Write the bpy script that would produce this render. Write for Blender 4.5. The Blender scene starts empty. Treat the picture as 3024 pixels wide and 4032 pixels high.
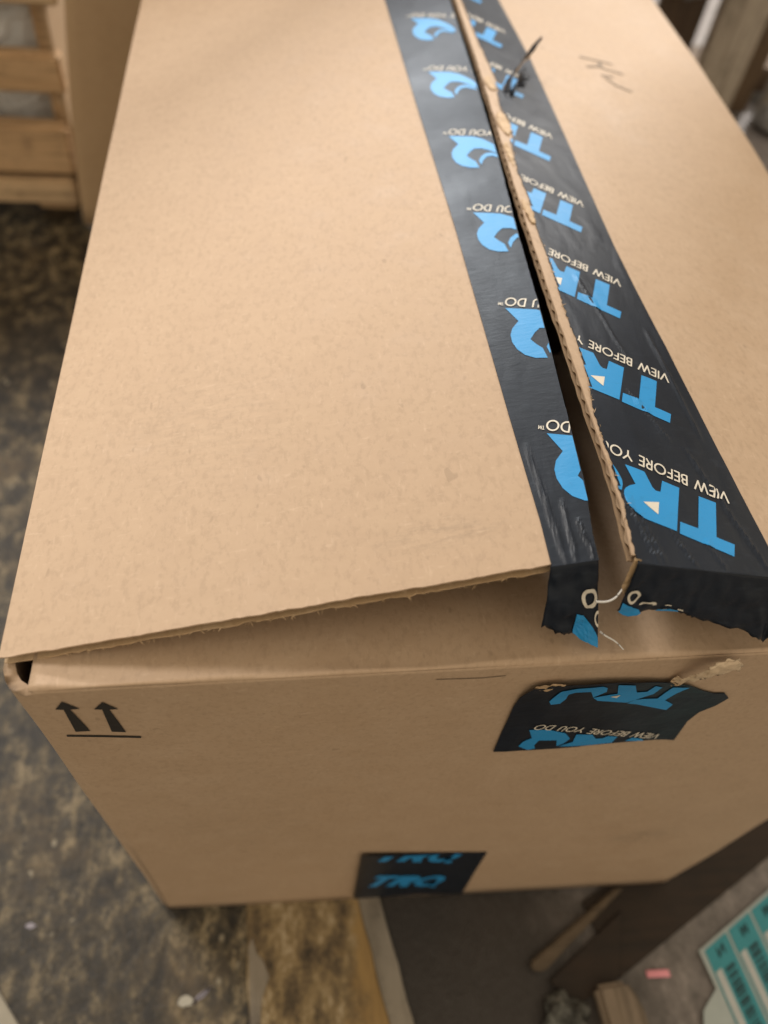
import bpy, bmesh, math, random
from mathutils import Vector, Matrix, noise
random.seed(7)
scene = bpy.context.scene
COL = scene.collection
H = 0.36                                     # height of the box's top edges above the floor

# ------------------------------------------------------------------ camera
cd = bpy.data.cameras.new('camera'); cam = bpy.data.objects.new('camera', cd); COL.objects.link(cam)
right = Vector((0.98964449, -0.105093, 0.0977714)); up = Vector((0.02378276, 0.79178021, 0.61034292)); back = Vector((-0.14155622, -0.60169723, 0.78608033))
M = Matrix((right, up, back)).transposed().to_4x4(); M.translation = Vector((0.07523, -0.10888, 0.22658 + H))
cam.matrix_world = M
cd.sensor_fit = 'VERTICAL'; cd.sensor_height = 36.0; cd.lens = 36.0 * 3023 / 4032
cd.clip_start = 0.01; cd.clip_end = 60
cd.dof.use_dof = True; cd.dof.focus_distance = 0.275; cd.dof.aperture_fstop = 6.5
scene.camera = cam

# ------------------------------------------------------------------ light
w = bpy.data.worlds.new('World'); scene.world = w; w.use_nodes = True
bg = w.node_tree.nodes['Background']; bg.inputs[0].default_value = (1.0, 0.85, 0.64, 1); bg.inputs[1].default_value = 0.73
def area(name, loc, target, sx, sy, power, col):
    d = bpy.data.lights.new(name, 'AREA'); d.shape = 'RECTANGLE'; d.size = sx; d.size_y = sy; d.energy = power; d.color = col
    o = bpy.data.objects.new(name, d); COL.objects.link(o); o.location = loc
    o.rotation_euler = (Vector(target) - Vector(loc)).to_track_quat('-Z', 'Y').to_euler()
    return o
area('ceiling_lamp', (2.15, 2.92, 2.75), (0.15, 0.25, 0.36), 0.22, 0.22, 112, (1.0, 0.97, 0.94))
area('ceiling_lamp', (-1.45, 1.85, 3.0), (0.1, 0.25, 0.3), 1.0, 0.45, 60, (1.0, 0.95, 0.90))
area('ceiling_lamp', (0.1, 4.9, 3.0), (0.1, 4.9, 0), 1.6, 3.0, 190, (0.90, 0.95, 1.0))
scene.view_settings.view_transform = 'Standard'; scene.view_settings.look = 'None'
scene.view_settings.exposure = 0.12; scene.view_settings.gamma = 1.0
scene.render.engine = 'CYCLES'

# ------------------------------------------------------------------ materials
class NT:
    def __init__(s, name):
        s.m = bpy.data.materials.new(name); s.m.use_nodes = True; s.t = s.m.node_tree
        s.b = s.t.nodes['Principled BSDF']; s.tc = s.t.nodes.new('ShaderNodeTexCoord').outputs['Object']
    def n(s, typ, **k):
        x = s.t.nodes.new(typ)
        for a, v in k.items(): setattr(x, a, v)
        return x
    def link(s, a, b): s.t.links.new(a, b)
    def mapped(s, scale=(1, 1, 1), rot=(0, 0, 0)):
        x = s.n('ShaderNodeMapping'); x.inputs['Scale'].default_value = scale; x.inputs['Rotation'].default_value = rot
        s.link(s.tc, x.inputs[0]); return x.outputs[0]
    def noise(s, scale, detail=3, rough=.55, vec=None, dist=0.0):
        x = s.n('ShaderNodeTexNoise'); x.inputs['Scale'].default_value = scale; x.inputs['Detail'].default_value = detail
        x.inputs['Roughness'].default_value = rough; x.inputs['Distortion'].default_value = dist
        s.link(vec if vec is not None else s.tc, x.inputs['Vector']); return x.outputs[0]
    def voro(s, scale, vec=None, feature='F1'):
        x = s.n('ShaderNodeTexVoronoi'); x.feature = feature; x.inputs['Scale'].default_value = scale
        s.link(vec if vec is not None else s.tc, x.inputs['Vector']); return x
    def ramp(s, fac, stops, interp='LINEAR'):
        x = s.n('ShaderNodeValToRGB'); e = x.color_ramp.elements; x.color_ramp.interpolation = interp
        while len(e) < len(stops): e.new(.5)
        for i, (p, c) in enumerate(stops):
            e[i].position = p; e[i].color = (c[0], c[1], c[2], 1) if hasattr(c, '__len__') else (c, c, c, 1)
        s.link(fac, x.inputs[0]); return x.outputs[0]
    def mix(s, fac, a, b, blend='MIX'):
        x = s.n('ShaderNodeMix'); x.data_type = 'RGBA'; x.blend_type = blend
        for v, i in ((fac, 0), (a, 6), (b, 7)):
            if hasattr(v, 'is_linked') or hasattr(v, 'links'): s.link(v, x.inputs[i])
            else: x.inputs[i].default_value = (*v, 1) if hasattr(v, '__len__') else v
        return x.outputs[2]
    def color(s, c):
        if hasattr(c, 'links'): s.link(c, s.b.inputs['Base Color'])
        else: s.b.inputs['Base Color'].default_value = (*c, 1)
    def rough(s, r):
        if hasattr(r, 'links'): s.link(r, s.b.inputs['Roughness'])
        else: s.b.inputs['Roughness'].default_value = r
    def bump(s, h, strength, dist):
        x = s.n('ShaderNodeBump'); x.inputs['Strength'].default_value = strength; x.inputs['Distance'].default_value = dist
        s.link(h, x.inputs['Height']); s.link(x.outputs[0], s.b.inputs['Normal'])

def kraft(name, base, dark, light, blotch=.5, scuff=None):
    t = NT(name)
    big = t.noise(6, 4, .6); mid = t.noise(48, 5, .7)
    f1 = t.noise(430, 3, .7, t.mapped((1, .55, 1))); f2 = t.noise(620, 2, .6, t.mapped((1.0, .28, .6), (.3, .2, .8))); f3 = t.noise(620, 2, .6, t.mapped((.3, 1.0, .7), (.2, .5, -.5)))
    cl = t.noise(150, 3, .65, t.mapped((.6, 1, 1), (0, 0, .5)))
    c = t.mix(t.ramp(big, [(.35, 0), (.68, blotch)]), base, dark)
    c = t.mix(t.ramp(mid, [(.42, 0), (.72, .45)]), c, light)
    c = t.mix(t.ramp(cl, [(.38, .10), (.52, 0)]), c, tuple(v * .80 for v in dark))
    c = t.mix(t.ramp(f1, [(.36, .22), (.50, 0)]), c, tuple(v * .62 for v in dark))
    for f in (f2, f3): c = t.mix(t.ramp(f, [(.62, 0), (.76, .30)]), c, tuple(min(1, v * 1.15) for v in light))
    sp = t.noise(230, 1, .5, t.mapped((1, .45, 1), (.5, .2, .6)))
    c = t.mix(t.ramp(sp, [(.75, 0), (.79, .28)]), c, tuple(v * .42 for v in dark))
    if scuff:                                            # grey rub marks where the board has been handled
        for (cx, cy, cz), (sx, sy, sz), amt in scuff:
            mp = t.n('ShaderNodeMapping', vector_type='POINT'); t.link(t.tc, mp.inputs[0])
            mp.inputs['Location'].default_value = (-cx / sx, -cy / sy, -cz / sz); mp.inputs['Scale'].default_value = (1 / sx, 1 / sy, 1 / sz)
            ln = t.n('ShaderNodeVectorMath', operation='LENGTH'); t.link(mp.outputs[0], ln.inputs[0])
            st = t.noise(1, 5, .75, t.mapped((90, 420, 420), (0, 0, .05)))
            m = t.mix(1.0, t.ramp(ln.outputs['Value'], [(.2, amt), (1, 0)]), t.ramp(st, [(.46, 0), (.60, 1)]), 'MULTIPLY')
            c = t.mix(m, c, (.17, .135, .10))
    t.color(c); t.rough(t.ramp(mid, [(.3, .55), (.7, .72)])); t.b.inputs['Specular IOR Level'].default_value = .35
    mixh = t.mix(.5, f1, cl); t.bump(mixh, .12, .0003)
    return t.m
def flat(name, c, r=.6, spec=.4):
    t = NT(name); v = t.noise(150, 3, .6); t.color(t.mix(t.ramp(v, [(.3, 0), (.75, .35)]), c, tuple(x * .72 for x in c))); t.rough(r)
    t.b.inputs['Specular IOR Level'].default_value = spec
    return t.m
def wood(name, a, b, dirt, axis='x', stain=.55, nail=False):
    t = NT(name)
    st = {'x': (2.5, 40, 40), 'y': (40, 2.5, 40), 'z': (40, 40, 2.5)}[axis]
    g = t.noise(1.3, 6, .65, t.mapped(st), .8); g2 = t.noise(3.5, 5, .6, t.mapped(st)); d = t.noise(11, 5, .65); d2 = t.noise(55, 4, .7)
    c = t.mix(t.ramp(g, [(.3, 0), (.7, 1)]), a, b)
    c = t.mix(t.ramp(g2, [(.5, 0), (.62, .55)]), c, tuple(v * .45 for v in b))
    c = t.mix(t.ramp(d, [(.48, 0), (.66, stain)]), c, dirt)
    c = t.mix(t.ramp(d2, [(.55, 0), (.72, .45)]), c, tuple(v * .6 for v in dirt))
    t.color(c); t.rough(.75); t.bump(g2, .4, .002)
    return t.m

KRAFT = kraft('kraft_board', (.465, .335, .228), (.425, .295, .193), (.52, .392, .282), .45, [((.128, .034, H + .024), (.030, .008, .05), .25), ((.05, .10, H + .01), (.05, .05, .05), .12), ((.30, .30, H + .02), (.06, .10, .05), .12), ((.29, -.002, H - .235), (.03, .03, .02), .5), ((.06, -.001, H - .16), (.08, .03, .10), .1)])
KRAFT_RAW = kraft('raw_torn_kraft', (.52, .37, .22), (.40, .26, .14), (.66, .52, .36))
FLUTE = kraft('flute_board', (.30, .205, .125), (.22, .145, .085), (.38, .27, .17))
KRAFT_OLD = kraft('kraft_board_old', (.48, .335, .205), (.43, .295, .165), (.53, .385, .245))
def tape_mat():
    t = NT('printed_black_tape')
    fine = t.noise(420, 3, .7, t.mapped((.25, 1, 1))); mid = t.noise(38, 5, .65, t.mapped((1, .45, 1))); sm = t.noise(14, 4, .6)
    c = t.mix(t.ramp(mid, [(.35, 0), (.7, 1)]), (.005, .009, .017), (.010, .016, .028))
    c = t.mix(t.ramp(fine, [(.56, 0), (.75, .35)]), c, (.028, .038, .056))
    t.color(c); t.rough(t.ramp(sm, [(.3, .33), (.7, .48)]))
    wr = t.noise(1.0, 5, .6, t.mapped((70, 26, 60), (0, 0, .35)), .5)
    t.b.inputs['Specular IOR Level'].default_value = .28
    h = t.mix(.6, t.mix(.5, mid, fine), wr); t.bump(h, .55, .0008)
    return t.m
TAPE = tape_mat()
def ink(name, c, r=.42):
    t = NT(name); f = t.noise(420, 3, .7, t.mapped((.3, 1, 1))); m = t.noise(60, 4, .6)
    t.color(t.mix(t.ramp(f, [(.6, 0), (.78, .35)]), t.mix(t.ramp(m, [(.35, 0), (.75, .25)]), c, tuple(v * .75 for v in c)), tuple(v * .5 for v in c)))
    t.rough(r); t.bump(f, .3, .0004); return t.m
BLUE = ink('blue_print', (.016, .27, .62)); CREAM = ink('cream_print', (.70, .65, .56), .5); BLACK = ink('black_print', (.016, .014, .014), .6)
PENCIL = flat('pencil_mark', (.22, .165, .115), .7)
THREAD = flat('white_thread', (.75, .74, .72), .4)

# ------------------------------------------------------------------ object helpers
def new_obj(name, verts, faces, mat, parent=None, smooth=False):
    me = bpy.data.meshes.new(name); me.from_pydata([tuple(v) for v in verts], [], faces); me.validate(); me.update()
    if mat is not None: me.materials.append(mat)
    if smooth:
        for p in me.polygons: p.use_smooth = True
    o = bpy.data.objects.new(name, me); COL.objects.link(o)
    if parent is not None: o.parent = parent
    return o
def from_bm(name, bm, mat, parent=None, smooth=False):
    me = bpy.data.meshes.new(name); bm.to_mesh(me); bm.free()
    if mat is not None: me.materials.append(mat)
    if smooth:
        for p in me.polygons: p.use_smooth = True
    o = bpy.data.objects.new(name, me); COL.objects.link(o)
    if parent is not None: o.parent = parent
    return o
def tag(o, label, cat, group=None):
    o['label'] = label; o['category'] = cat
    if group: o['group'] = group
    return o
def empty(name, loc=(0, 0, 0)):
    o = bpy.data.objects.new(name, None); COL.objects.link(o); o.location = loc; o.empty_display_size = .02; return o
def grid_solid(vs, fs, P, off):
    """P[i][j] points of the top sheet; off = vector or function giving the underside offset; appends a closed slab"""
    nu, nv = len(P), len(P[0]); b = len(vs)
    fo = off if callable(off) else (lambda i, j: Vector(off))
    for i in range(nu):
        for j in range(nv): vs.append(Vector(P[i][j]))
    for i in range(nu):
        for j in range(nv): vs.append(Vector(P[i][j]) + fo(i, j))
    T = lambda i, j: b + i * nv + j
    B = lambda i, j: b + nu * nv + i * nv + j
    for i in range(nu - 1):
        for j in range(nv - 1):
            fs.append((T(i, j), T(i + 1, j), T(i + 1, j + 1), T(i, j + 1)))
            fs.append((B(i, j), B(i, j + 1), B(i + 1, j + 1), B(i + 1, j)))
    for i in range(nu - 1):
        fs.append((T(i, 0), B(i, 0), B(i + 1, 0), T(i + 1, 0))); fs.append((T(i, nv - 1), T(i + 1, nv - 1), B(i + 1, nv - 1), B(i, nv - 1)))
    for j in range(nv - 1):
        fs.append((T(0, j), T(0, j + 1), B(0, j + 1), B(0, j))); fs.append((T(nu - 1, j), B(nu - 1, j), B(nu - 1, j + 1), T(nu - 1, j + 1)))
def box_mesh(name, lo, hi, mat, parent=None, bev=.002, jitter=0.0):
    bm = bmesh.new(); bmesh.ops.create_cube(bm, size=1)
    for v in bm.verts:
        v.co = Vector([lo[k] + (v.co[k] + .5) * (hi[k] - lo[k]) + random.uniform(-jitter, jitter) for k in range(3)])
    bmesh.ops.bevel(bm, geom=bm.edges[:], offset=bev, segments=2, affect='EDGES')
    return from_bm(name, bm, mat, parent)
def lin(a, b, n): return [a + (b - a) * i / (n - 1) for i in range(n)]
def interp(t, tab):
    if t <= tab[0][0]: (x0, y0), (x1, y1) = tab[0], tab[1]
    elif t >= tab[-1][0]: (x0, y0), (x1, y1) = tab[-2], tab[-1]
    else:
        for k in range(len(tab) - 1):
            if tab[k][0] <= t <= tab[k + 1][0]: (x0, y0), (x1, y1) = tab[k], tab[k + 1]; break
    return y0 + (y1 - y0) * (t - x0) / (x1 - x0)
def nz(*a): return noise.noise(Vector(a))
def tube(name, pts, r, mat, parent=None, seg=6):
    bm = bmesh.new(); rings = []
    for i, p in enumerate(pts):
        p = Vector(p); d = (Vector(pts[min(i + 1, len(pts) - 1)]) - Vector(pts[max(i - 1, 0)])).normalized()
        a = d.orthogonal().normalized(); c = d.cross(a); rr = r if not callable(r) else r(i / (len(pts) - 1))
        rings.append([bm.verts.new(p + (a * math.cos(2 * math.pi * k / seg) + c * math.sin(2 * math.pi * k / seg)) * rr) for k in range(seg)])
    for A, B in zip(rings, rings[1:]):
        for k in range(seg): bm.faces.new((A[k], A[(k + 1) % seg], B[(k + 1) % seg], B[k]))
    bm.faces.new(rings[0][::-1]); bm.faces.new(rings[-1])
    return from_bm(name, bm, mat, parent, True)
def spline(pts, n=8):
    out = []
    P = [Vector(p) for p in pts]
    for i in range(len(P) - 1):
        p0, p1, p2, p3 = P[max(i - 1, 0)], P[i], P[i + 1], P[min(i + 2, len(P) - 1)]
        for k in range(n):
            t = k / n
            out.append(.5 * ((2 * p1) + (p2 - p0) * t + (2 * p0 - 5 * p1 + 4 * p2 - p3) * t * t + (3 * p1 - p0 - 3 * p2 + p3) * t ** 3))
    out.append(P[-1]); return out

# ================================================================== floor
def floor_mat():
    t = NT('stained_shaded_concrete')
    sx = t.n('ShaderNodeSeparateXYZ'); t.link(t.tc, sx.inputs[0])
    wob = t.noise(14, 3, .5)
    a = t.noise(58, 7, .78, t.mapped((1, .7, 1))); b = t.noise(110, 4, .7, t.mapped((1, .6, 1))); c3 = t.noise(9, 5, .65); sp = t.voro(150)
    # left: tan grime ground into the floor; right: bare purplish grey concrete
    lft = t.ramp(a, [(.40, (.009, .0075, .006)), (.47, (.034, .027, .017)), (.53, (.094, .074, .043)), (.61, (.27, .215, .13))])
    lft = t.mix(t.ramp(b, [(.53, 0), (.64, .8)]), lft, (.026, .023, .018))
    lft = t.mix(t.ramp(c3, [(.56, 0), (.68, .6)]), lft, (.15, .105, .052))
    lft = t.mix(t.ramp(t.noise(5, 4, .6, t.mapped((1, .8, 1), (0, 0, 1.1))), [(.48, 0), (.60, .45)]), lft, (.022, .017, .012))
    gr = t.voro(95, t.mapped((1, .7, 1))); lft = t.mix(t.ramp(gr.outputs['Distance'], [(.10, .8), (.22, 0)]), lft, t.ramp(t.noise(33, 2), [(.42, (.015, .013, .011)), (.50, (.05, .042, .03)), (.56, (.34, .30, .22))], 'CONSTANT'))
    rgt = t.ramp(b, [(.3, (.10, .087, .080)), (.55, (.21, .185, .172)), (.75, (.34, .30, .285))])
    rgt = t.mix(t.ramp(sp.outputs['Distance'], [(.0, .5), (.16, 0)]), rgt, (.42, .39, .38))
    rgt = t.mix(t.ramp(c3, [(.52, 0), (.7, .5)]), rgt, (.06, .055, .05))
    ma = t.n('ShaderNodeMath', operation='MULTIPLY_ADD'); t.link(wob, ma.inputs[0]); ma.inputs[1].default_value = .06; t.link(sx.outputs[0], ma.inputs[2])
    rgt = t.mix(t.ramp(ma.outputs[0], [(.28, .95), (.37, 0)]), rgt, (.022, .017, .014))  # shade beside the box painted into the concrete colour, fading to the right
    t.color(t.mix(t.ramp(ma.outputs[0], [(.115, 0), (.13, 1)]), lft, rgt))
    t.rough(.5); t.bump(t.mix(.5, a, b), .7, .003)
    return t.m
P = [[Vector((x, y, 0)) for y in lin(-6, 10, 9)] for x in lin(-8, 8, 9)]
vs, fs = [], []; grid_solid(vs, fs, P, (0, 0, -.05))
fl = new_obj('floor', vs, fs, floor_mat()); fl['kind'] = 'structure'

# ================================================================== the big cardboard box
box = empty('cardboard_box', (0, 0, 0))
tag(box, 'large brown cardboard box with slit black tape along its top seam', 'box')
LEN = .74
XH = [(-.05, .37), (0, .37), (.15, .376), (.32, .3875), (.39, .394), (.485, .4014), (.6, .406), (.75, .407)]
EL = [(.012, .1742), (.02, .1745), (.0258, .175), (.0462, .1779), (.0817, .1799), (.1313, .1829), (.1931, .1857), (.2542, .1894), (.3427, .1929), (.4519, .1959), (.75, .203)]
ER = [(.0132, .1825), (.0315, .1850), (.0533, .1861), (.0776, .1867), (.1052, .1874), (.1351, .1882), (.1901, .1904), (.233, .1922), (.2906, .1958), (.3626, .1992), (.4589, .202), (.75, .207)]
TE = [(.0, .1830), (.0134, .1835), (.0317, .1861), (.0536, .1874), (.0778, .1880), (.086, .1900), (.0917, .1908), (.105, .1918), (.1129, .1922), (.1365, .1922), (.152, .1938), (.1723, .1944), (.1916, .1946), (.2179, .1972), (.2402, .1968), (.2712, .1998), (.282, .2036), (.2896, .2046), (.298, .2040), (.3083, .2020), (.327, .2040), (.3412, .2073), (.3672, .2068), (.3981, .2057), (.462, .2061), (.75, .2095)]
TL = [(.0, .1597), (.0334, .1606), (.0807, .1601), (.1978, .1598), (.4679, .1558), (.75, .152)]
TR = [(.0, .2385), (.0221, .2381), (.0888, .2363), (.1891, .2345), (.3923, .2400), (.4912, .2381), (.75, .235)]
xh = lambda y: interp(y, XH); eL = lambda y: interp(y, EL); eR = lambda y: interp(y, ER)
def und(x, y): return .0007 * nz(x * 9, y * 6, 3.1) + .0004 * nz(x * 24, y * 15, 8.2)
def zL(x, y): return .1989 * (x + .0105) + und(x, y)
def zR(x, y):
    h = xh(y); s = (h - x) / (h - .182)
    return .043 * s + und(x, y) - .0026 * math.sin(y * 21 + x * 9) * math.sin(min(1, max(0, (x - .25) / .15)) * math.pi)
pL = lambda x, y, o=0: Vector((x - .195 * o, y, H + zL(x, y) + .98 * o))
pR = lambda x, y, o=0: Vector((x + .22 * o, y, H + zR(x, y) + .975 * o))
THK = .0042
# ---- left major flap: two liners and a recessed core
def rag(x, s, a): return a * (nz(x * 160, s, 0) * .6 + nz(x * 520, s, 5) * .5)
def frontL(x): return .0112 + .0053 * min(1, max(0, x / .16))
ys = [0, .004, .010] + lin(.022, LEN, 60)
def flapL(x0, o, th, inset, amp, seed, mat, name, parent):
    vs, fs = [], []
    us = lin(0, 1, 90)
    P = []
    for u in us:
        row = []
        for k, yy in enumerate(ys):
            y = yy
            xx = -.0105 + u * (eL(max(y, .012)) + .0 + .0105) - (x0 if u > .5 else 0) * 1.0 * (u > .985)
            fy = frontL(xx) + inset + rag(xx, seed, amp)
            y = fy + (LEN - fy) * (yy / LEN)
            xx = -.0105 + u * (eL(y) - x0 + .0105)
            row.append(pL(xx, y, o))
        P.append(row)
    grid_solid(vs, fs, P, (0.195 * th, 0, -.98 * th))
    return new_obj(name, vs, fs, mat, parent, False)
fL = flapL(0, 0, .0007, 0, .0006, 1.3, KRAFT, 'major_flap', box)
fL['label'] = 'left top flap sprung open, wide and brightly lit'
flapL(0, -.0036, .0006, -.0001, .0012, 9.1, KRAFT_RAW, 'inner_liner', fL)
flapL(.0015, -.0008, .0026, .0070, .0010, 4.7, KRAFT_RAW, 'board_core', fL)
# ---- right major flap
def frontR(x): return .0132 - .0022 * min(1, max(0, (x - .2) / .04))
def flapR(x0, o, th, inset, amp, seed, mat, name, parent, dash=0):
    vs, fs = [], []; P = []
    yy = [0, .004, .010] + lin(.016, LEN, 150)
    for u in lin(0, 1, 60):
        row = []
        for k in yy:
            fy = frontR(.2 + u * .2) + inset + rag(u, seed, amp)
            y = fy + (LEN - fy) * (k / LEN)
            e = eR(y) + x0 + (rag(y, seed + 2, amp * 1.2) + .0004 * nz(y * 60, seed, 2)) * (1 if u < .02 else 0)
            row.append(pR(e + u * (xh(y) - e), y, o))
        P.append(row)
    grid_solid(vs, fs, P, (-.22 * th, 0, -.975 * th))
    return new_obj(name, vs, fs, mat, parent, False)
fR = flapR(0, 0, .0006, 0, .0005, 2.2, KRAFT, 'major_flap', box)
fR['label'] = 'right top flap sprung open, its corrugated cut edge showing'
flapR(-.0001, -.0029, .0005, 0, .0006, 6.3, FLUTE, 'inner_liner', fR)
flapR(.009, -.0008, .0020, .002, .0004, 3.9, KRAFT_RAW, 'board_core', fR)
# the wavy fluting seen along the cut edge
vs, fs = [], []; n = 700
P = []
for k in range(n):
    y = .0145 + (LEN - .02) * k / (n - 1)
    ph = y / .0072 * 2 * math.pi + 1.1 * nz(y * 20, 1, 1)
    squash = .78 + .18 * nz(y * 70, 4, 4)
    o = -.00150 + .00090 * squash * math.sin(ph) + .0002 * nz(y * 200, 7, 7)
    P.append([pR(eR(y) + dx + .0003 * nz(y * 260, 2, dx * 900), y, o) for dx in (.0002, .004, .010)])
grid_solid(vs, fs, P, (0, 0, -.00040))
new_obj('fluting', vs, fs, FLUTE, fR, True)
# crease on the right flap where it turns over the side wall, and the walls
def wall(name, pts_top, pts_bot, thick, mat, bulge=0, nu=24, nv=14, seed=0):
    """panel between two polylines (top, bottom), thickness inwards"""
    vs, fs = [], []; P = []
    for u in lin(0, 1, nu):
        row = []
        a = Vector((interp(u, [(i / (len(pts_top) - 1), p[0]) for i, p in enumerate(pts_top)]), interp(u, [(i / (len(pts_top) - 1), p[1]) for i, p in enumerate(pts_top)]), pts_top[0][2]))
        b = Vector((interp(u, [(i / (len(pts_bot) - 1), p[0]) for i, p in enumerate(pts_bot)]), interp(u, [(i / (len(pts_bot) - 1), p[1]) for i, p in enumerate(pts_bot)]), pts_bot[0][2]))
        for v in lin(0, 1, nv):
            p = a.lerp(b, v); out = -Vector(thick).normalized()
            row.append(p + out * (bulge * math.sin(math.pi * v) * math.sin(math.pi * u) + .0006 * nz(p.x * 11 + seed, p.y * 11, p.z * 11)))
        P.append(row)
    grid_solid(vs, fs, P, thick)
    return new_obj(name, vs, fs, mat, box, True)
# front panel: rounded left corner, flat face, rounded fold on top running into the minor flap
def yF(x, d):
    """front face depth (y) at height d below the fold"""
    t = d / .36; u = min(1, max(0, x / .36))
    return t * (.007 + (-.0075 - .007) * u) + .0012 * nz(x * 10, d * 10, 3) * min(1, d * 30)
def xF(x, d):
    t = d / .36
    return x + t * (-.0085 * (1 - x / .37) * .35 - .018 * max(0, x / .37))
def minorz(x, y):                                       # lie of the minor flap
    k = math.sin(math.pi * min(1, max(0, x / .37)))
    return -.0012 - .05 * y * k - .9 * max(0, y - .02) ** 1.5 * k + .0007 * nz(x * 14, y * 14, 6)
vs, fs = [], []; P = []
xs_arc = [(-.0105, .030), (-.0105, .016), (-.0102, .0095), (-.0092, .0060), (-.0072, .0030), (-.0046, .0012), (-.0018, .0002)]
cols = [('a', a) for a in xs_arc] + [('f', x) for x in lin(.001, .368, 110)]
for kind, c in cols:
    row = []
    for d in [.0024, .0040, .006, .009, .014, .02] + lin(.03, .3575, 26):
        if kind == 'a': row.append(Vector((c[0] + .0045 * d / .36 * .5, c[1] + yF(0, d), H - max(d, .0052 + .0014 * nz(c[0] * 900, 1, 1)))))
        else: row.append(Vector((xF(c, d), yF(c, d), H - d)))
    P.append(row)
grid_solid(vs, fs, P, lambda i, j: Vector((.0030, .0025, 0)) if i < 6 else Vector((0, .004, 0)))
front = new_obj('front_panel', vs, fs, KRAFT, box, True)
# fold + minor flap as one bent sheet
vs, fs = [], []; P = []
for x in lin(-.0005, .366, 120):
    row = []
    r = .0024 + .0005 * nz(x * 20, 1, 9)
    for a in lin(0, math.pi / 2, 7):
        row.append(Vector((xF(x, 0), r - r * math.cos(a) + .0002, H - r + r * math.sin(a) + minorz(x, 0) * a / 1.6 + (.0004 * nz(x * 45, a, 2)))))
    for y in [.006, .009, .013, .018, .025, .035, .05, .08, .12, .17, .22, .27]:
        row.append(Vector((x, y, H + minorz(x, y))))
    P.append(row)
grid_solid(vs, fs, P, lambda i, j: Vector((0, .0036, -.001 * j / 6)) if j < 4 else Vector((0, 0, -.0038)))
mf = new_obj('minor_flap', vs, fs, KRAFT, box, True); mf['label'] = 'narrow front flap folded in under the top flaps'
wall('side_panel', [(-.0107, .03, H - .001), (-.0107, LEN, H - .001)], [(-.006, .034, .0025), (-.006, LEN, .0025)], (.004, 0, 0), KRAFT, .002)
wall('side_panel', [(xh(y), y, H - .002) for y in lin(0.002, LEN, 12)], [(.352, -.005, .0025), (.372, .3, .0025), (.375, LEN, .0025)], (-.004, 0, 0), KRAFT, .002, 40)
wall('back_panel', [(-.01, LEN, H - .004), (.405, LEN, H - .004)], [(-.006, LEN, .0025), (.375, LEN, .0025)], (0, -.004, 0), KRAFT, .002)
box_mesh('bottom_panel', (-.002, .012, .003), (.345, LEN - .006, .0075), KRAFT, box, .0008)
vs, fs = [], []; P = [[Vector((x, LEN - .006 - y, H - .003 + .02 * math.sin(math.pi * x / .4) * y / .18)) for y in lin(0, .17, 8)] for x in lin(.0, .39, 20)]
grid_solid(vs, fs, P, (0, 0, -.0038)); new_obj('minor_flap', vs, fs, KRAFT, box, True)

# ---- small creases pressed into the tape
def ridge(x, y, lines):
    r = 0
    for (x0, y0), (x1, y1), wd, am in lines:
        dx, dy = x1 - x0, y1 - y0; l2 = dx * dx + dy * dy; t = ((x - x0) * dx + (y - y0) * dy) / l2
        if -.05 < t < 1.05:
            d = ((x - x0) * dy - (y - y0) * dx) / math.sqrt(l2) + .0004 * nz(t * 6, x0 * 90, 3); r += am * math.exp(-(d / wd) ** 2) * min(1, max(0, min(t + .05, 1.05 - t) * 6))
    return r
RR = [((.1875, .038), (.1908, .0110), .0008, .0006), ((.1905, .030), (.1935, .0110), .0007, .0005), ((.2215, .062), (.2335, .0110), .0009, .0007), ((.2000, .024), (.2050, .0110), .0007, .0005), ((.2120, .022), (.2160, .0110), .0008, .0004), ((.2290, .13), (.2310, .07), .0009, .0005), ((.205, .16), (.213, .11), .0008, .0004), ((.207, .09), (.216, .066), .0008, .0004)]
RL = [((.1630, .065), (.1650, .0160), .0009, .0006), ((.1690, .040), (.1680, .0160), .0008, .0005), ((.1720, .032), (.1735, .0160), .0006, .0005)]
def pRt(x, y, o=0): return pR(x, y, o + ridge(x, y, RR) + .00022 * max(0, nz(x * 130, y * 60, 7)))
def pLt(x, y, o=0): return pL(x, y, o + ridge(x, y, RL) + .00022 * max(0, nz(x * 130, y * 60, 9)))
# ---- tape on the left flap
def strip(name, fx0, fx1, y0, y1, ny, nx, surf, o, th, mat, parent):
    vs, fs = [], []; P = []
    for y in lin(y0, y1, ny):
        a, b = fx0(y), fx1(y)
        P.append([surf(a + (b - a) * k / (nx - 1), y, o) for k in range(nx)])
    P = [list(c) for c in zip(*P)]
    grid_solid(vs, fs, P, (0, 0, -th)); return new_obj(name, vs, fs, mat, parent, False)
OT = .00035
tapeL = strip('tape', lambda y: interp(y, TL), lambda y: eL(y) + .0003 + rag(y, 12, .0003), .0154, LEN, 420, 30, pLt, OT, .0003, TAPE, box)
tapeL['label'] = 'left half of the slit black tape with blue letters'
# bare board left of the slit on the right flap: the tape's torn edge stands back from the cut by this much
def tR0(y): return max(eR(y) + .0004, interp(y, TE)) + rag(y, 31, .0010) + .0005 * nz(y * 700, 3, 1)
tapeR = strip('tape', tR0, lambda y: interp(y, TR), .0098, LEN, 520, 64, pRt, OT, .0003, TAPE, box)
tapeR['label'] = 'right half of the slit black tape with blue letters'

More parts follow.
